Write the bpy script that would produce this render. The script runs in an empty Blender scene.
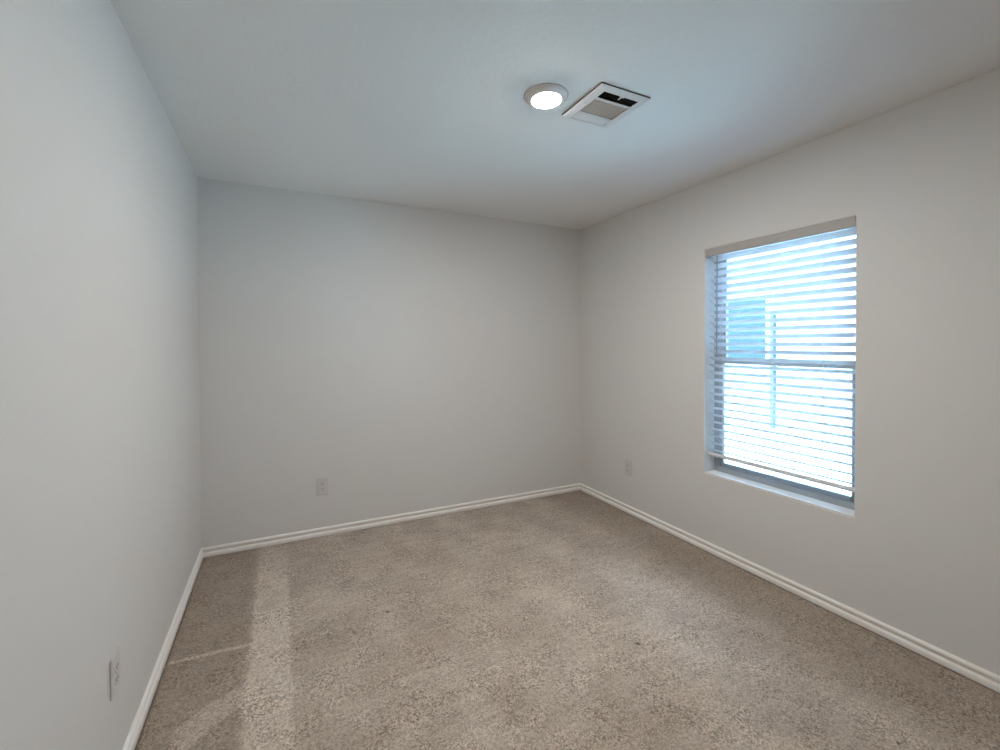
import bpy, bmesh, math, random
from mathutils import Vector, Matrix
R = math.radians
C = bpy.context.scene.collection
S = bpy.context.scene
random.seed(7)

# ------------------------------------------------------------------ camera
F_PX, CY = 444.88, 349.13
YAW, PITCH, ROLL = 0.4586, 0.0104, -0.0025
CAM = Vector((0.4678, -3.4174, 1.3645))
cam_d = bpy.data.cameras.new('camera')
cam_d.sensor_width = 36.0
cam_d.sensor_fit = 'HORIZONTAL'
cam_d.lens = 36.0 * F_PX / 1000.0
cam_d.shift_y = (CY - 375.0) / 1000.0
cam_d.clip_start = 0.02
cam = bpy.data.objects.new('camera', cam_d)
C.objects.link(cam)
cam.location = CAM
cam.rotation_mode = 'XYZ'
cam.rotation_euler = (R(90) - PITCH, -ROLL, -YAW)
S.camera = cam

# ------------------------------------------------------------------ world, sun, exposure
S.view_settings.view_transform = 'Standard'
S.view_settings.look = 'None'
S.view_settings.gamma = 1.0
S.view_settings.use_curve_mapping = False
S.view_settings.exposure = 0.43
LED_STRENGTH = 505.0
SKY_STRENGTH = 16.0
SUN_STRENGTH = 40.0

w = bpy.data.worlds.new('sky')
S.world = w
w.use_nodes = True
wn = w.node_tree
wn.nodes.clear()
wo = wn.nodes.new('ShaderNodeOutputWorld')
wb = wn.nodes.new('ShaderNodeBackground')
wr = wn.nodes.new('ShaderNodeValToRGB')
wx = wn.nodes.new('ShaderNodeSeparateXYZ')
wt = wn.nodes.new('ShaderNodeTexCoord')
wn.links.new(wt.outputs['Generated'], wx.inputs[0])
wn.links.new(wx.outputs['Z'], wr.inputs[0])
wr.color_ramp.elements[0].position = 0.0
wr.color_ramp.elements[0].color = (0.54, 0.81, 1.0, 1)
wr.color_ramp.elements[1].position = 0.7
wr.color_ramp.elements[1].color = (0.32, 0.57, 1.0, 1)
wb.inputs['Strength'].default_value = SKY_STRENGTH
wn.links.new(wr.outputs[0], wb.inputs['Color'])
wn.links.new(wb.outputs[0], wo.inputs[0])

sun_d = bpy.data.lights.new('sun', 'SUN')
sun_d.energy = SUN_STRENGTH
sun_d.angle = R(0.6)
sun_d.color = (0.44, 0.73, 1.0)
sun = bpy.data.objects.new('sun', sun_d)
C.objects.link(sun)
sun.location = (-3, -4, 8)
sun.rotation_euler = Vector((0.16, 0.30, -0.94)).to_track_quat('-Z', 'Y').to_euler()

# ------------------------------------------------------------------ sizes
H = 2.44
W = 2.9955
YB = -4.30
TW = 0.16
WY0, WY1 = -2.231, -1.3675      # window opening
WZ0, WZ1 = 0.506, 1.9905
BB = 0.056                     # baseboard height

# ------------------------------------------------------------------ helpers
def tag(o, label=None, cat=None, group=None, kind=None):
    if label: o['label'] = label
    if cat: o['category'] = cat
    if group: o['group'] = group
    if kind: o['kind'] = kind
    return o

def obj(name, bm, mat, parent=None, smooth=False):
    bmesh.ops.recalc_face_normals(bm, faces=bm.faces[:])
    me = bpy.data.meshes.new(name)
    bm.to_mesh(me)
    bm.free()
    if smooth:
        for p in me.polygons:
            p.use_smooth = True
    me.materials.append(mat)
    o = bpy.data.objects.new(name, me)
    C.objects.link(o)
    if parent: o.parent = parent
    return o

def thing(name, label, cat, loc, rot=(0, 0, 0), group=None):
    o = bpy.data.objects.new(name, None)
    o.empty_display_size = 0.05
    C.objects.link(o)
    o.location = loc
    o.rotation_euler = rot
    return tag(o, label, cat, group)

def box(bm, a, b, bev=0.0, seg=2, mat=None):
    x0, y0, z0 = [min(p, q) for p, q in zip(a, b)]
    x1, y1, z1 = [max(p, q) for p, q in zip(a, b)]
    vs = [bm.verts.new(p) for p in ((x0, y0, z0), (x1, y0, z0), (x1, y1, z0), (x0, y1, z0),
                                    (x0, y0, z1), (x1, y0, z1), (x1, y1, z1), (x0, y1, z1))]
    fs = [bm.faces.new([vs[i] for i in q]) for q in ((0, 3, 2, 1), (4, 5, 6, 7), (0, 1, 5, 4),
                                                     (1, 2, 6, 5), (2, 3, 7, 6), (3, 0, 4, 7))]
    if bev > 0:
        es = set(e for f in fs for e in f.edges)
        r = bmesh.ops.bevel(bm, geom=list(es), offset=bev, segments=seg, affect='EDGES', profile=0.5)
        vs = list(set(v for v in vs if v.is_valid) | set(r['verts']))
    if mat is not None:
        bmesh.ops.transform(bm, matrix=mat, verts=[v for v in vs if v.is_valid])

def lathe(bm, prof, seg=64, cap=True):
    rings = []
    for r, z in prof:
        if r < 1e-6:
            rings.append([bm.verts.new((0, 0, z))])
        else:
            rings.append([bm.verts.new((r * math.cos(2 * math.pi * i / seg), r * math.sin(2 * math.pi * i / seg), z)) for i in range(seg)])
    for a, b in zip(rings, rings[1:]):
        for i in range(seg):
            j = (i + 1) % seg
            q = [a[i % len(a)], a[j % len(a)], b[j % len(b)], b[i % len(b)]]
            u = []
            for v in q:
                if v not in u: u.append(v)
            if len(u) > 2: bm.faces.new(u)

def tube(bm, p0, p1, r, seg=12):
    p0, p1 = Vector(p0), Vector(p1)
    d = (p1 - p0)
    m = Matrix.Translation((p0 + p1) / 2) @ d.to_track_quat('Z', 'Y').to_matrix().to_4x4()
    bmesh.ops.create_cone(bm, cap_ends=True, segments=seg, radius1=r, radius2=r, depth=d.length, matrix=m)

def extrude_profile(bm, prof, place, t0, t1):
    """closed profile of (u, v); place(u, v, t) -> xyz"""
    a = [bm.verts.new(place(u, v, t0)) for u, v in prof]
    b = [bm.verts.new(place(u, v, t1)) for u, v in prof]
    n = len(prof)
    for i in range(n):
        j = (i + 1) % n
        bm.faces.new([a[i], a[j], b[j], b[i]])
    bm.faces.new(a)
    bm.faces.new(b[::-1])

# ------------------------------------------------------------------ materials
def mat(name, col, rough=0.5, spec=0.5, metal=0.0, emit=None, est=0.0):
    m = bpy.data.materials.new(name)
    m.use_nodes = True
    b = m.node_tree.nodes['Principled BSDF']
    b.inputs['Base Color'].default_value = (*col, 1)
    b.inputs['Roughness'].default_value = rough
    b.inputs['Specular IOR Level'].default_value = spec
    b.inputs['Metallic'].default_value = metal
    if emit:
        b.inputs['Emission Color'].default_value = (*emit, 1)
        b.inputs['Emission Strength'].default_value = est
    return m

def add_bump(m, scale, strength, dist, detail=3.0, var=0.0):
    t = m.node_tree
    b = t.nodes['Principled BSDF']
    tc = t.nodes.new('ShaderNodeTexCoord')
    n = t.nodes.new('ShaderNodeTexNoise')
    n.inputs['Scale'].default_value = scale
    n.inputs['Detail'].default_value = detail
    bp = t.nodes.new('ShaderNodeBump')
    bp.inputs['Strength'].default_value = strength
    bp.inputs['Distance'].default_value = dist
    t.links.new(tc.outputs['Object'], n.inputs['Vector'])
    t.links.new(n.outputs['Fac'], bp.inputs['Height'])
    t.links.new(bp.outputs['Normal'], b.inputs['Normal'])
    return m

M = {}
M['wall'] = add_bump(mat('wall_paint', (0.75, 0.742, 0.728), 0.6, 0.3), 70, 0.12, 0.004)
M['ceil'] = add_bump(mat('ceiling_paint', (0.90, 0.90, 0.89), 0.85, 0.2), 45, 0.22, 0.005)
M['trim'] = mat('trim_paint', (0.93, 0.905, 0.875), 0.35, 0.5)
M['gloss'] = mat('gloss_paint', (0.93, 0.92, 0.90), 0.14, 0.8)
M['vinyl'] = mat('white_vinyl', (0.82, 0.83, 0.84), 0.4, 0.5)
M['frame'] = mat('grey_vinyl_frame', (0.36, 0.38, 0.40), 0.45, 0.4)
M['slat'] = mat('white_slat', (0.74, 0.75, 0.76), 0.5, 0.3)
M['valance'] = mat('white_valance', (0.50, 0.475, 0.46), 0.5, 0.3)
M['cord'] = mat('white_cord', (0.78, 0.80, 0.82), 0.8, 0.2)
M['wand'] = mat('grey_wand', (0.30, 0.36, 0.42), 0.25, 0.5)
M['plate'] = mat('white_plastic', (0.68, 0.655, 0.65), 0.35, 0.5)
M['slot'] = mat('slot_dark', (0.03, 0.03, 0.03), 0.7, 0.2)
M['screw'] = mat('screw_white', (0.6, 0.6, 0.59), 0.3, 0.5, 0.2)
M['fixture'] = mat('fixture_white', (0.84, 0.80, 0.77), 0.4, 0.4)
M['lens'] = mat('lamp_diffuser', (0.9, 0.9, 0.9), 0.5, 0.3, emit=(1.0, 0.94, 0.865), est=LED_STRENGTH)
M['register'] = mat('register_white', (0.76, 0.75, 0.73), 0.4, 0.4)
M['louver'] = mat('louver_taupe', (0.68, 0.59, 0.51), 0.5, 0.3)
M['gap_shade'] = mat('gap_shade_dark', (0.07, 0.065, 0.06), 0.9, 0.1)  # near-black colour painting the shadow line round the register
M['duct'] = mat('duct_dark', (0.022, 0.02, 0.018), 0.8, 0.2)
M['damper'] = mat('damper_grey', (0.30, 0.28, 0.26), 0.5, 0.4, 0.3)
M['shell'] = mat('outer_shell', (0.5, 0.48, 0.45), 0.9, 0.1)

def glass_mat():
    m = bpy.data.materials.new('window_glass')
    m.use_nodes = True
    t = m.node_tree
    t.nodes.clear()
    o = t.nodes.new('ShaderNodeOutputMaterial')
    mx = t.nodes.new('ShaderNodeMixShader')
    tr = t.nodes.new('ShaderNodeBsdfTransparent')
    tr.inputs[0].default_value = (0.93, 0.96, 0.97, 1)
    gl = t.nodes.new('ShaderNodeBsdfGlossy')
    gl.inputs['Roughness'].default_value = 0.02
    fr = t.nodes.new('ShaderNodeFresnel')
    fr.inputs['IOR'].default_value = 1.35
    t.links.new(fr.outputs[0], mx.inputs[0])
    t.links.new(tr.outputs[0], mx.inputs[1])
    t.links.new(gl.outputs[0], mx.inputs[2])
    t.links.new(mx.outputs[0], o.inputs[0])
    return m
M['glass'] = glass_mat()

def carpet_mat():
    m = bpy.data.materials.new('cut_pile_carpet')
    m.use_nodes = True
    t = m.node_tree
    L = t.links
    b = t.nodes['Principled BSDF']
    b.inputs['Roughness'].default_value = 0.95
    b.inputs['Specular IOR Level'].default_value = 0.08
    b.inputs['Sheen Weight'].default_value = 0.15
    b.inputs['Sheen Roughness'].default_value = 0.5
    tc = t.nodes.new('ShaderNodeTexCoord')
    P = tc.outputs['Object']
    def noise(scale, detail=2.0, rough=0.5, vec=None):
        n = t.nodes.new('ShaderNodeTexNoise')
        n.inputs['Scale'].default_value = scale
        n.inputs['Detail'].default_value = detail
        n.inputs['Roughness'].default_value = rough
        L.new(vec or P, n.inputs['Vector'])
        return n.outputs['Fac']
    def mt(op, a, bb=None, c=None, clamp=False):
        n = t.nodes.new('ShaderNodeMath')
        n.operation = op
        n.use_clamp = clamp
        for i, v in enumerate((a, bb, c)):
            if v is None: continue
            if isinstance(v, (int, float)): n.inputs[i].default_value = v
            else: L.new(v, n.inputs[i])
        return n.outputs[0]
    def mr(v, a, bq, c, d, smooth=True):
        n = t.nodes.new('ShaderNodeMapRange')
        n.interpolation_type = 'SMOOTHSTEP' if smooth else 'LINEAR'
        L.new(v, n.inputs[0])
        for i, q in enumerate((a, bq, c, d)): n.inputs[i + 1].default_value = q
        return n.outputs[0]
    sx = t.nodes.new('ShaderNodeSeparateXYZ')
    L.new(P, sx.inputs[0])
    wob = mt('MULTIPLY', mt('SUBTRACT', noise(14, 3), 0.5), 0.05)
    X = mt('ADD', sx.outputs['X'], wob)
    wob2 = mt('MULTIPLY', mt('SUBTRACT', noise(5, 3, 0.5), 0.5), 0.22)
    Y = mt('ADD', sx.outputs['Y'], mt('MULTIPLY', wob, 0.6))
    def band(v, a, bq, soft):
        return mt('MULTIPLY', mr(v, a - soft, a + soft, 0, 1), mr(v, bq - soft, bq + soft, 1, 0))
    # where the vacuum laid the pile light (towards the viewer) or dark
    swath = mt('MULTIPLY', band(X, 0.335, 0.50, 0.014), mr(Y, -0.62, -0.30, 1, 0.35))
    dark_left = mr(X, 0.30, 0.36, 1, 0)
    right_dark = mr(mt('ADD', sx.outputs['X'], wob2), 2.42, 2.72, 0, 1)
    track = mt('MULTIPLY', band(mt('SUBTRACT', Y, mt('MULTIPLY', X, -0.06)), -1.098, -1.076, 0.008), mr(X, 0.44, 0.5, 1, 0))
    # curved pass in front of the swath
    dx = mt('SUBTRACT', X, 0.62); dy = mt('SUBTRACT', Y, -2.02)
    rad = mt('SQRT', mt('ADD', mt('MULTIPLY', dx, dx), mt('MULTIPLY', dy, dy)))
    arc = mt('MULTIPLY', band(rad, 0.60, 0.72, 0.014), mt('MULTIPLY', mr(X, 0.10, 0.16, 0, 1), mr(X, 0.36, 0.42, 1, 0)))
    # large soft patches
    mp = t.nodes.new('ShaderNodeMapping')
    mp.inputs['Scale'].default_value = (1.3, 0.9, 1)
    mp.inputs['Rotation'].default_value = (0, 0, R(35))
    L.new(P, mp.inputs[0])
    patch = mr(noise(2.6, 4, 0.55, mp.outputs[0]), 0.35, 0.66, 0, 1)
    mp2 = t.nodes.new('ShaderNodeMapping')
    mp2.inputs['Scale'].default_value = (1.2, 6.0, 1)
    mp2.inputs['Rotation'].default_value = (0, 0, R(-8))
    L.new(P, mp2.inputs[0])
    streak = mr(noise(4.0, 3, 0.5, mp2.outputs[0]), 0.38, 0.64, 0, 1)
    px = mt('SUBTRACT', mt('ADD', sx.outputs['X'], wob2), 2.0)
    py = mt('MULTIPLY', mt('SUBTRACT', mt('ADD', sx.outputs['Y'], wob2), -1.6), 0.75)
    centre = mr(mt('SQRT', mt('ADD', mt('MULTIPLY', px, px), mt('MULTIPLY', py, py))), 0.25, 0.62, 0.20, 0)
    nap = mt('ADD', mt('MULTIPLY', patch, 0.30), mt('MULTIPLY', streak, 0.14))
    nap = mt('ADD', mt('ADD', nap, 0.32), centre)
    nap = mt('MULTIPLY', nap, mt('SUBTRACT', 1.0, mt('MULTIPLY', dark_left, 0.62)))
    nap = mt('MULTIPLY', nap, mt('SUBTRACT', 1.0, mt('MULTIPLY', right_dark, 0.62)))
    nap = mt('ADD', nap, mt('MULTIPLY', swath, 0.42))
    nap = mt('ADD', nap, mt('MULTIPLY', track, 0.55))
    nap = mt('ADD', nap, mt('MULTIPLY', arc, 0.40), clamp=True)
    # tufts
    vo = t.nodes.new('ShaderNodeTexVoronoi')
    vo.inputs['Scale'].default_value = 210
    L.new(P, vo.inputs['Vector'])
    cell = t.nodes.new('ShaderNodeSeparateXYZ')
    L.new(vo.outputs['Color'], cell.inputs[0])
    fine = noise(260, 2, 0.7)
    spk = mt('ADD', mt('MULTIPLY', cell.outputs['X'], 0.62), mt('MULTIPLY', fine, 0.38))
    spk = mt('ADD', spk, mt('MULTIPLY', mt('SUBTRACT', noise(60, 4, 0.7), 0.5), 1.0))
    rough_area = mr(noise(7, 3, 0.6), 0.4, 0.62, 0.55, 1.0)
    mixn = t.nodes.new('ShaderNodeMixRGB')
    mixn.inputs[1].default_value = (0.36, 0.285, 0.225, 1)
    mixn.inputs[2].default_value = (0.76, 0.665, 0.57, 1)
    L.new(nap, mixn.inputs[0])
    mul = t.nodes.new('ShaderNodeMixRGB')
    mul.blend_type = 'MULTIPLY'
    L.new(rough_area, mul.inputs[0])
    L.new(mixn.outputs[0], mul.inputs[1])
    ramp = t.nodes.new('ShaderNodeValToRGB')
    e = ramp.color_ramp.elements
    e[0].position = 0.12; e[0].color = (0.33, 0.30, 0.275, 1)
    e[1].position = 0.76; e[1].color = (1.27, 1.27, 1.27, 1)
    L.new(spk, ramp.inputs[0])
    L.new(ramp.outputs[0], mul.inputs[2])
    # dark specks trodden in
    col = mul.outputs[0]
    for (px, py, pr) in ((1.92, -1.89, 0.015), (1.944, -1.185, 0.010), (2.716, -2.718, 0.009), (2.351, -2.668, 0.009), (0.95, -1.135, 0.014)):
        vd = t.nodes.new('ShaderNodeVectorMath')
        vd.operation = 'DISTANCE'
        L.new(P, vd.inputs[0])
        vd.inputs[1].default_value = (px, py, 0)
        k = mr(vd.outputs['Value'], pr * 0.4, pr, 0.75, 0)
        mm = t.nodes.new('ShaderNodeMixRGB')
        mm.inputs[2].default_value = (0.06, 0.045, 0.035, 1)
        L.new(k, mm.inputs[0])
        L.new(col, mm.inputs[1])
        col = mm.outputs[0]
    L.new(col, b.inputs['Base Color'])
    bp = t.nodes.new('ShaderNodeBump')
    bp.inputs['Strength'].default_value = 0.7
    bp.inputs['Distance'].default_value = 0.008
    L.new(spk, bp.inputs['Height'])
    L.new(bp.outputs[0], b.inputs['Normal'])
    return m
M['carpet'] = carpet_mat()

def brick_mat():
    m = mat('light_brick', (0.6, 0.58, 0.55), 0.9, 0.1)
    t = m.node_tree
    br = t.nodes.new('ShaderNodeTexBrick')
    br.inputs['Color1'].default_value = (0.34, 0.31, 0.28, 1)
    br.inputs['Color2'].default_value = (0.28, 0.25, 0.22, 1)
    br.inputs['Mortar'].default_value = (0.38, 0.36, 0.34, 1)
    br.inputs['Scale'].default_value = 4.5
    tc = t.nodes.new('ShaderNodeTexCoord')
    mp = t.nodes.new('ShaderNodeMapping')
    mp.inputs['Rotation'].default_value = (R(90), 0, R(90))
    t.links.new(tc.outputs['Object'], mp.inputs[0])
    t.links.new(mp.outputs[0], br.inputs['Vector'])
    t.links.new(br.outputs['Color'], t.nodes['Principled BSDF'].inputs['Base Color'])
    return m
M['brick'] = brick_mat()
M['roof'] = add_bump(mat('roof_shingle', (0.30, 0.30, 0.32), 0.9, 0.1), 12, 0.4, 0.02)
M['lawn'] = add_bump(mat('dry_lawn', (0.56, 0.58, 0.50), 0.95, 0.05), 20, 0.5, 0.03)
M['darkglass'] = mat('dark_pane', (0.04, 0.06, 0.075), 0.6, 0.05)
M['post'] = mat('grey_pipe', (0.05, 0.06, 0.075), 0.5, 0.4)

# ------------------------------------------------------------------ setting: floor, ceiling, walls
def make_floor():
    bm = bmesh.new()
    xs = [0.0, 0.0155, 0.019, 0.026, 0.036]
    xs = xs + [0.036 + (W - 0.072) * i / 24 for i in range(1, 24)] + [W - a for a in reversed(xs)]
    ys = [0.0, 0.0155, 0.019, 0.026, 0.036]
    ys = [YB + a for a in ys] + [YB + 0.036 + (-YB - 0.072) * i / 34 for i in range(1, 34)] + [-a for a in reversed(ys)]
    def dip(d):
        if d < 0.017: return -0.012
        if d < 0.0205: return -0.008
        if d < 0.028: return -0.002
        return 0.0
    g = [[bm.verts.new((x, y, min(dip(min(x, W - x)), dip(min(-y, y - YB))))) for y in ys] for x in xs]
    for i in range(len(xs) - 1):
        for j in range(len(ys) - 1):
            bm.faces.new([g[i][j], g[i + 1][j], g[i + 1][j + 1], g[i][j + 1]])
    # sides and underside of the slab
    edge = [e for e in bm.edges if len(e.link_faces) == 1]
    r = bmesh.ops.extrude_edge_only(bm, edges=edge)
    vs = [v for v in r['geom'] if isinstance(v, bmesh.types.BMVert)]
    for v in vs: v.co.z = -0.15
    low = [e for e in bm.edges if len(e.link_faces) == 1]
    bmesh.ops.contextual_create(bm, geom=low)
    return bm
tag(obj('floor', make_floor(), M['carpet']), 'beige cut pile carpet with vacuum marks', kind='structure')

bm = bmesh.new(); box(bm, (-TW, YB - TW, H), (W + TW, TW, H + 0.2))
tag(obj('ceiling', bm, M['ceil']), 'flat white textured ceiling', kind='structure')
bm = bmesh.new(); box(bm, (-TW, YB - TW, -0.15), (0, TW, H))
tag(obj('wall_left', bm, M['wall']), 'plain white left wall', kind='structure')
bm = bmesh.new(); box(bm, (0, 0, -0.15), (W, TW, H))
tag(obj('wall_back', bm, M['wall']), 'plain white back wall', kind='structure')
bm = bmesh.new(); box(bm, (0, YB - TW, -0.15), (W, YB, H))
tag(obj('wall_rear', bm, M['wall']), 'plain white wall behind the viewer', kind='structure')

def wall_with_opening():
    bm = bmesh.new()
    ys = [YB - TW, WY0, WY1, TW]
    zs = [-0.15, WZ0, WZ1, H]
    g = {}
    for s, x in enumerate((W, W + TW)):
        for i, y in enumerate(ys):
            for k, z in enumerate(zs):
                g[s, i, k] = bm.verts.new((x, y, z))
    for s in (0, 1):
        for i in range(3):
            for k in range(3):
                if i == 1 and k == 1: continue
                bm.faces.new([g[s, i, k], g[s, i + 1, k], g[s, i + 1, k + 1], g[s, i, k + 1]])
    def strip(a, b): bm.faces.new([g[0, a[0], a[1]], g[0, b[0], b[1]], g[1, b[0], b[1]], g[1, a[0], a[1]]])
    for i in range(3):
        strip((i, 0), (i + 1, 0)); strip((i, 3), (i + 1, 3)); strip((0, i), (0, i + 1)); strip((3, i), (3, i + 1))
    strip((1, 1), (2, 1)); strip((1, 2), (2, 2)); strip((1, 1), (1, 2)); strip((2, 1), (2, 2))
    bmesh.ops.recalc_face_normals(bm, faces=bm.faces[:])
    # eased drywall corner round the opening on the room side
    es = []
    for e in bm.edges:
        a, b = e.verts
        if all(abs(v.co.x - W) < 1e-6 for v in (a, b)) and all(WY0 - 1e-4 <= v.co.y <= WY1 + 1e-4 and WZ0 - 1e-4 <= v.co.z <= WZ1 + 1e-4 for v in (a, b)):
            es.append(e)
    bmesh.ops.bevel(bm, geom=es, offset=0.006, segments=3, affect='EDGES', profile=0.5)
    return bm
tag(obj('wall_right', wall_with_opening(), M['wall']), 'plain white right wall with window opening', kind='structure')

# baseboards: lower board, shadow cove, small bead on top
PROF = [(0, -0.004), (0.0155, -0.004), (0.0155, 0.009), (0.0145, 0.0155), (0.0125, 0.0195), (0.009, 0.0222), (0.0052, 0.0235), (0.0045, 0.027),
        (0.0062, 0.032), (0.0098, 0.0365), (0.0120, 0.041), (0.0125, 0.046), (0.0105, 0.051), (0.006, 0.0545), (0, BB)]
def baseboard(name, place, t0, t1, label):
    bm = bmesh.new()
    extrude_profile(bm, PROF, place, t0, t1)
    tag(obj(name, bm, M['trim']), label, kind='structure')
baseboard('baseboard_left', lambda u, v, t: (u, t, v), YB, 0.0, 'white stepped baseboard along the left wall')
baseboard('baseboard_back', lambda u, v, t: (t, -u, v), 0.0, W, 'white stepped baseboard along the back wall')
baseboard('baseboard_right', lambda u, v, t: (W - u, t, v), YB, 0.0, 'white stepped baseboard under the window wall')
baseboard('baseboard_rear', lambda u, v, t: (t, YB + u, v), 0.0, W, 'white stepped baseboard behind the viewer')

# ------------------------------------------------------------------ window
win = bpy.data.objects.new('window_1', None)
C.objects.link(win)
win.location = (W + 0.10, (WY0 + WY1) / 2, WZ0)
tag(win, 'single hung grey vinyl window in the right wall', kind='structure')
IW = Matrix.Translation(-Vector(win.location))
def wpart(name, bm, m):
    bmesh.ops.transform(bm, matrix=IW, verts=bm.verts[:])
    return obj(name, bm, m, win)
FX0, FX1 = W + 0.095, W + 0.155
bm = bmesh.new()
fw = 0.038
box(bm, (FX0, WY0, WZ0), (FX1, WY0 + fw, WZ1), 0.002, 1)
box(bm, (FX0, WY1 - fw, WZ0), (FX1, WY1, WZ1), 0.002, 1)
box(bm, (FX0, WY0 + fw, WZ1 - fw), (FX1, WY1 - fw, WZ1), 0.002, 1)
box(bm, (FX0, WY0 + fw, WZ0), (FX1, WY1 - fw, WZ0 + 0.042), 0.002, 1)
wpart('window_frame', bm, M['frame'])
ZM = 1.262   # meeting rail
def sash(x0, x1, z0, z1, sw, bot, top):
    y0, y1 = WY0 + fw - 0.004, WY1 - fw + 0.004
    bm = bmesh.new()
    box(bm, (x0, y0, z0), (x1, y0 + sw, z1), 0.002, 1)
    box(bm, (x0, y1 - sw, z0), (x1, y1, z1), 0.002, 1)
    box(bm, (x0, y0 + sw, z0), (x1, y1 - sw, z0 + bot), 0.002, 1)
    box(bm, (x0, y0 + sw, z1 - top), (x1, y1 - sw, z1), 0.002, 1)
    s = wpart('window_sash', bm, M['frame'])
    bm = bmesh.new()
    xm = (x0 + x1) / 2
    box(bm, (xm - 0.003, y0 + sw - 0.004, z0 + bot - 0.004), (xm + 0.003, y1 - sw + 0.004, z1 - top + 0.004))
    bmesh.ops.transform(bm, matrix=IW, verts=bm.verts[:])
    obj('glass_pane', bm, M['glass'], s)
    return s
sash(W + 0.130, W + 0.150, ZM - 0.03, WZ1 - fw + 0.004, 0.026, 0.042, 0.026)
lower = sash(W + 0.104, W + 0.127, WZ0 + 0.040, ZM + 0.012, 0.028, 0.028, 0.040)
bm = bmesh.new()
box(bm, (W + 0.094, -1.84, ZM + 0.004), (W + 0.110, -1.76, ZM + 0.018), 0.003, 2)
bmesh.ops.transform(bm, matrix=IW, verts=bm.verts[:])
obj('sash_lock', bm, M['vinyl'], lower)
bm = bmesh.new()
box(bm, (W + 0.002, WY0 + 0.0015, WZ0 + 0.0005), (FX0, WY1 - 0.0015, WZ0 + 0.008), 0.002, 2)
wpart('window_sill', bm, M['gloss'])

# ------------------------------------------------------------------ blind
blind = thing('window_blind', 'white wide-slat horizontal blind lowered inside the window on the right wall', 'blind', (W + 0.045, (WY0 + WY1) / 2, WZ1))
IB = Matrix.Translation(-Vector(blind.location))
def bpart(name, bm, m, parent=None, smooth=False):
    bmesh.ops.transform(bm, matrix=IB, verts=bm.verts[:])
    return obj(name, bm, m, parent or blind, smooth)
BY0, BY1 = WY0 + 0.008, WY1 - 0.010
SX = W + 0.047
TILT = R(26)
bm = bmesh.new()
VP = [(0.000, 1.938), (-0.004, 1.941), (-0.005, 1.946), (-0.005, 1.972), (-0.007, 1.978), (-0.007, 1.986), (-0.005, 1.9902), (0.004, 1.9902), (0.004, 1.938)]
extrude_profile(bm, VP, lambda u, v, t: (W + 0.008 + u, t, v), WY0 + 0.003, WY1 - 0.002)
bpart('valance', bm, M['valance'])
bm = bmesh.new()
box(bm, (W + 0.016, BY0, 1.946), (W + 0.072, BY1, 1.9900), 0.002, 2)
bpart('head_rail', bm, M['slat'])
# slats: gently crowned strips, room edge tipped up
def slat_profile(w=0.050, th=0.0028, crown=0.0022):
    n = 8
    top, bot = [], []
    for i in range(n + 1):
        u = -w / 2 + w * i / n
        c = crown * (1 - (2 * u / w) ** 2)
        k = 0.55 if i in (0, n) else 1.0
        top.append((u, c + th / 2 * k)); bot.append((u, c - th / 2 * k))
    return top + bot[::-1]
SP = slat_profile()
ct, st = math.cos(TILT), math.sin(TILT)
NS, ZF0, PITCH_S = 28, 1.9320, 0.0467
LAD = [-1.487, -2.076]
rnd = random.Random(3)
for k in range(NS):
    zc = ZF0 - PITCH_S * k - 0.025 * st
    t2 = TILT + R(rnd.uniform(-0.7, 0.7))
    c2, s2 = math.cos(t2), math.sin(t2)
    bm = bmesh.new()
    # u<0 is the room side: raised
    extrude_profile(bm, SP, lambda u, v, t: (SX + u * c2 + v * s2, t, zc - u * s2 + v * c2), BY0 + rnd.uniform(0, 0.003), BY1 - rnd.uniform(0, 0.003))
    bpart('slat', bm, M['slat'])
ZR = 0.630
bm = bmesh.new()
m = Matrix.Translation((SX, 0, ZR)) @ Matrix.Rotation(TILT * 0.9, 4, 'Y')
box(bm, (-0.026, BY0, -0.0095), (0.026, BY1, 0.0095), 0.003, 2, m)
rail = bpart('bottom_rail', bm, M['slat'])
for y in LAD:
    bm = bmesh.new()
    box(bm, (-0.012, y - 0.006, -0.0113), (0.012, y + 0.006, -0.009), 0.0008, 1, m)
    bpart('rail_plug', bm, M['cord'], rail)
for y in LAD:
    bm = bmesh.new()
    for dx in (-0.0275, 0.0275):
        tube(bm, (SX + dx * 0.93, y, 1.949), (SX + dx * 0.93, y, ZR - dx * st), 0.0009, 6)
    tube(bm, (SX - 0.004, y + 0.008, 1.949), (SX - 0.004, y + 0.008, ZR + 0.008), 0.0009, 6)
    bpart('ladder_cord', bm, M['cord'])
bm = bmesh.new()
yw = -1.452
tube(bm, (W + 0.012, yw, 1.949), (W + 0.0125, yw + 0.001, 1.285), 0.0042, 6)
wand = bpart('tilt_wand', bm, M['wand'])
bm = bmesh.new()
tube(bm, (W + 0.014, yw, 1.955), (W + 0.012, yw, 1.932), 0.0022, 8)
bpart('wand_hook', bm, M['cord'], wand)

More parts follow.
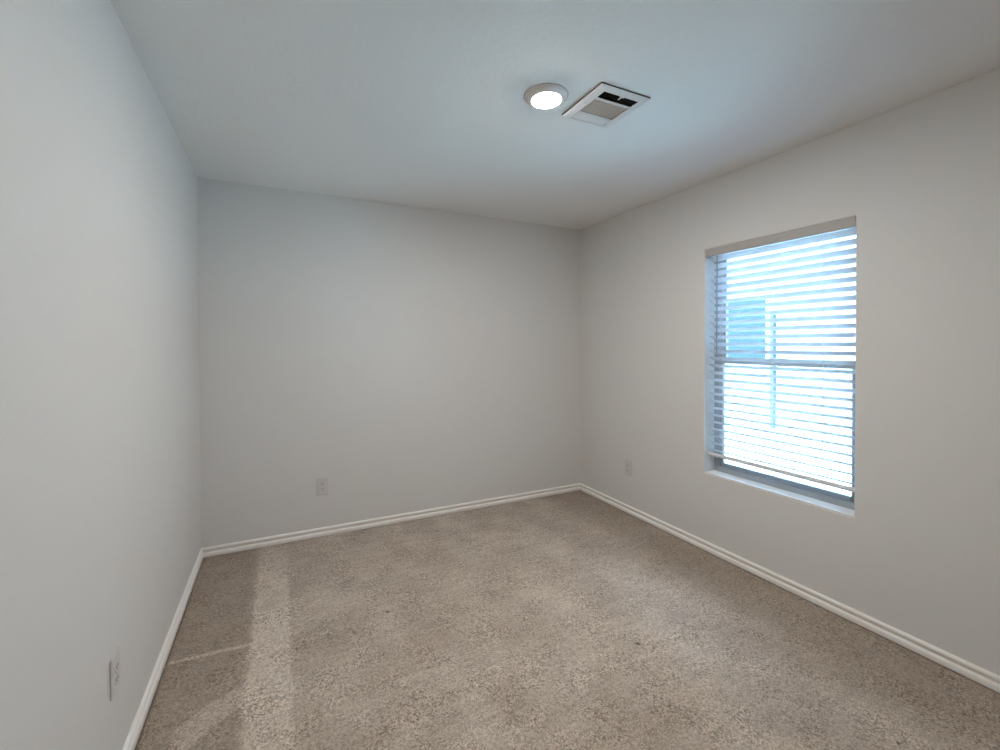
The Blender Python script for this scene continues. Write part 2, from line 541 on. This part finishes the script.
# ------------------------------------------------------------------ outlets
def outlet_parts(root):
    """built facing +y out of the wall plane y=0 (local)"""
    bm = bmesh.new()
    box(bm, (-0.038, 0, -0.0615), (0.038, 0.0065, 0.0615), 0.003, 3)
    obj('cover_plate', bm, M['plate'], root)
    for s in (1, -1):
        bm = bmesh.new()
        n = 28
        pts = []
        for i in range(n):
            a = 2 * math.pi * i / n
            x, z = 0.0172 * math.cos(a), 0.0172 * math.sin(a)
            z = max(-0.0142, min(0.0142, z))
            pts.append((x, z))
        extrude_profile(bm, pts, lambda u, v, t: (u, t, v + s * 0.0195), 0.004, 0.0085)
        rc = obj('receptacle', bm, M['plate'], root)
        bm = bmesh.new()
        for dx, hh in ((-0.0062, 0.0046), (0.0062, 0.0038)):
            box(bm, (dx - 0.0013, 0.0080, s * 0.0195 + 0.0025 - hh), (dx + 0.0013, 0.0089, s * 0.0195 + 0.0025 + hh))
        tube(bm, (0, 0.0080, s * 0.0195 - 0.0078), (0, 0.0089, s * 0.0195 - 0.0078), 0.0024, 10)
        obj('slots', bm, M['slot'], rc)
    bm = bmesh.new()
    tube(bm, (0, 0.005, 0), (0, 0.0082, 0), 0.0032, 14)
    obj('screw', bm, M['screw'], root)

def copy_outlet(src, label, loc, rot):
    r = src.copy(); C.objects.link(r)
    r.location = loc; r.rotation_euler = rot; r['label'] = label
    for ch in list(src.children):
        c = ch.copy(); C.objects.link(c); c.parent = r
        for g in list(ch.children):
            d = g.copy(); C.objects.link(d); d.parent = c
    return r
o1 = thing('wall_outlet', 'white duplex power outlet low on the back wall', 'outlet', (0.731, 0, 0.353), (0, 0, R(180)), 'wall outlets')
outlet_parts(o1)
copy_outlet(o1, 'white duplex power outlet low on the right wall, between back corner and window', (W, -0.647, 0.362), (0, 0, R(90)))
copy_outlet(o1, 'white duplex power outlet on the left wall, seen edge-on near the viewer', (0, -1.667, 0.353), (0, 0, R(-90)))

# ------------------------------------------------------------------ ceiling disc light
lamp = thing('ceiling_light', 'round white flush disc light, switched on, beside the ceiling vent', 'light', (1.506, -1.773, H))
bm = bmesh.new()
lathe(bm, [(0.0, 0.0), (0.092, 0.0), (0.0938, -0.003), (0.0932, -0.0065), (0.086, -0.0140), (0.074, -0.0200), (0.067, -0.0222), (0.0625, -0.0222), (0.0612, -0.018), (0.0, -0.018)], 72)
obj('trim_ring', bm, M['fixture'], lamp, True)
bm = bmesh.new()
lathe(bm, [(0.0, -0.0185), (0.0608, -0.0185), (0.0606, -0.0220), (0.058, -0.0238), (0.053, -0.0254), (0.040, -0.0272), (0.02, -0.0282), (0.0, -0.0285)], 72)
obj('lamp_diffuser', bm, M['lens'], lamp, True)

# ------------------------------------------------------------------ ceiling vent (three-bank register)
VX0, VX1, VY0, VY1 = 1.656, 1.922, -1.961, -1.671
vent = thing('ceiling_vent', 'square white metal air register with open dark slot, beside the round ceiling light', 'vent', ((VX0 + VX1) / 2, (VY0 + VY1) / 2, H))
IV = Matrix.Translation(-Vector(vent.location))
def vpart(name, bm, m, parent=None):
    bmesh.ops.transform(bm, matrix=IV, verts=bm.verts[:])
    return obj(name, bm, m, parent or vent)
ZV = H - 0.011
banks = [(-1.923, -1.874), (-1.859, -1.749), (-1.734, -1.688)]
OX0, OX1 = 1.699, 1.888
bm = bmesh.new()
ys = [VY0 + 0.012] + [v for b_ in banks for v in b_] + [VY1 - 0.012]
xs = [VX0 + 0.012, OX0, OX1, VX1 - 0.012]
g = {}
for z in (0, 1):
    for i, x in enumerate(xs):
        for j, y in enumerate(ys):
            g[i, j, z] = bm.verts.new((x, y, ZV + 0.0016 * z))
hole = lambda i, j: i == 1 and j in (1, 3, 5)
for i in range(3):
    for j in range(len(ys) - 1):
        if hole(i, j):
            c = [(i, j), (i + 1, j), (i + 1, j + 1), (i, j + 1)]
            for a, b_ in zip(c, c[1:] + c[:1]):
                bm.faces.new([g[a[0], a[1], 0], g[b_[0], b_[1], 0], g[b_[0], b_[1], 1], g[a[0], a[1], 1]])
        else:
            for z in (0, 1):
                bm.faces.new([g[i, j, z], g[i + 1, j, z], g[i + 1, j + 1, z], g[i, j + 1, z]])
# sloped skirt up to the ceiling
c = [(0, 0), (3, 0), (3, len(ys) - 1), (0, len(ys) - 1)]
outer = [(VX0, VY0), (VX1, VY0), (VX1, VY1), (VX0, VY1)]
per = [(i, 0) for i in range(4)] + [(3, j) for j in range(1, len(ys))] + [(i, len(ys) - 1) for i in (2, 1, 0)] + [(0, j) for j in range(len(ys) - 2, 0, -1)]
def outw(i, j):
    x, y = xs[i], ys[j]
    if i == 0: x = VX0
    if i == 3: x = VX1
    if j == 0: y = VY0
    if j == len(ys) - 1: y = VY1
    return x, y
ov = [bm.verts.new((*outw(i, j), H - 0.0085)) for i, j in per]
ov2 = [bm.verts.new((*outw(i, j), H - 0.0065)) for i, j in per]
n = len(per)
for k in range(n):
    q = (k + 1) % n
    bm.faces.new([g[per[k][0], per[k][1], 0], g[per[q][0], per[q][1], 0], ov[q], ov[k]])
    bm.faces.new([ov[k], ov[q], ov2[q], ov2[k]])
vpart('vent_frame', bm, M['register'])
bm = bmesh.new()  # dark strips between frame and ceiling, painted in as the gap's shadow
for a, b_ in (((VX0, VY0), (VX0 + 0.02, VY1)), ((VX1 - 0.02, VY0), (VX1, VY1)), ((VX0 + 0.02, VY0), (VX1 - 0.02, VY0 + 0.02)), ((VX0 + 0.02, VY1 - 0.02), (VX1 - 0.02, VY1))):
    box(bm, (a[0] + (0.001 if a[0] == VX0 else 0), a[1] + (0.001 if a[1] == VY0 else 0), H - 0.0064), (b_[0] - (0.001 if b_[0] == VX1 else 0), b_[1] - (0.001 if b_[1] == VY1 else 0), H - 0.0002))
vpart('gap_shade', bm, M['gap_shade'])
bm = bmesh.new()
box(bm, (OX0 - 0.008, banks[0][0] - 0.008, H - 0.0012), (OX1 + 0.008, banks[2][1] + 0.008, H - 0.0002))
vpart('duct_opening', bm, M['duct'])
def blade_y(yc, ang, x0, x1, wd=0.011):
    bm = bmesh.new()
    m = Matrix.Translation(((x0 + x1) / 2, yc, ZV + 0.004)) @ Matrix.Rotation(ang, 4, 'X')
    box(bm, (-(x1 - x0) / 2, -wd / 2, -0.0005), ((x1 - x0) / 2, wd / 2, 0.0005), 0, 1, m)
    return bm
# bank seen open: blades thrown back towards the viewer
for k in range(3):
    vpart('louver', blade_y(banks[0][0] + 0.010 + k * 0.0155, R(62), OX0, OX1, 0.008), M['duct'])
bm = bmesh.new()
box(bm, (1.792, -1.922, ZV - 0.001), (1.799, -1.898, ZV + 0.003), 0.001, 1)
box(bm, (1.784, -1.925, ZV - 0.002), (1.808, -1.919, ZV + 0.002), 0.001, 1)
vpart('damper_lever', bm, M['register'])
# middle bank: fine cross blades
nb = 26
for k in range(nb):
    x = OX0 + (OX1 - OX0) * (k + 0.5) / nb
    bm = bmesh.new()
    m = Matrix.Translation((x, (banks[1][0] + banks[1][1]) / 2, ZV + 0.004)) @ Matrix.Rotation(R(-18), 4, 'Y')
    hl = (banks[1][1] - banks[1][0]) / 2
    box(bm, (-0.0040, -hl, -0.0004), (0.0040, hl, 0.0004), 0, 1, m)
    vpart('louver', bm, M['louver'])
# far bank: blades closed towards the viewer
for k in range(4):
    vpart('louver', blade_y(banks[2][0] + 0.006 + k * 0.0115, R(-36), OX0, OX1, 0.0105), M['register'])
for x, y in ((1.678, -1.816), (1.906, -1.816)):
    bm = bmesh.new()
    tube(bm, (x, y, ZV - 0.0015), (x, y, ZV + 0.001), 0.0035, 12)
    vpart('screw', bm, M['screw'])

# ------------------------------------------------------------------ outside
GZ = -0.25
bm = bmesh.new(); box(bm, (W + TW + 0.0, -14, GZ - 0.2), (30, 22, GZ))
tag(obj('ground', bm, M['lawn']), 'pale sunlit yard outside the window', kind='structure')

HX = 7.0
house = thing('neighbour_house', 'neighbouring house wall with a dark window, outside beyond the blind slats', 'house', (HX, 1.0, GZ))
IH = Matrix.Translation(-Vector(house.location))
def hpart(name, bm, m, parent=None):
    bmesh.ops.transform(bm, matrix=IH, verts=bm.verts[:])
    return obj(name, bm, m, parent or house)
bm = bmesh.new(); box(bm, (HX, -9, GZ), (HX + 6, 11, 2.55))
hpart('house_wall', bm, M['brick'])
bm = bmesh.new()
extrude_profile(bm, [(HX - 0.35, 2.50), (HX + 6.35, 2.50), (HX + 6.35, 2.62), (HX + 3, 4.0), (HX - 0.35, 2.62)], lambda u, v, t: (u, t, v), -9.4, 11.4)
hpart('roof', bm, M['roof'])
bm = bmesh.new()
y0, y1, z0, z1 = 0.78, 1.75, 1.05, 2.10
for a, b_ in (((y0 - 0.06, z0 - 0.06), (y1 + 0.06, z0)), ((y0 - 0.06, z1), (y1 + 0.06, z1 + 0.06)), ((y0 - 0.06, z0), (y0, z1)), ((y1, z0), (y1 + 0.06, z1))):
    box(bm, (HX - 0.04, a[0], a[1]), (HX + 0.01, b_[0], b_[1]), 0.004, 1)
hw = hpart('house_window', bm, M['vinyl'])
bm = bmesh.new(); box(bm, (HX - 0.015, y0, z0), (HX - 0.005, y1, z1))
hpart('house_pane', bm, M['darkglass'], hw)
bm = bmesh.new()
box(bm, (HX - 0.07, 0.645, 0.12), (HX - 0.005, 0.70, 1.80), 0.006, 2)
for z in (0.3, 1.0, 1.7):
    box(bm, (HX - 0.075, 0.635, z), (HX - 0.002, 0.71, z + 0.03), 0.003, 1)
hpart('downspout', bm, M['post'])
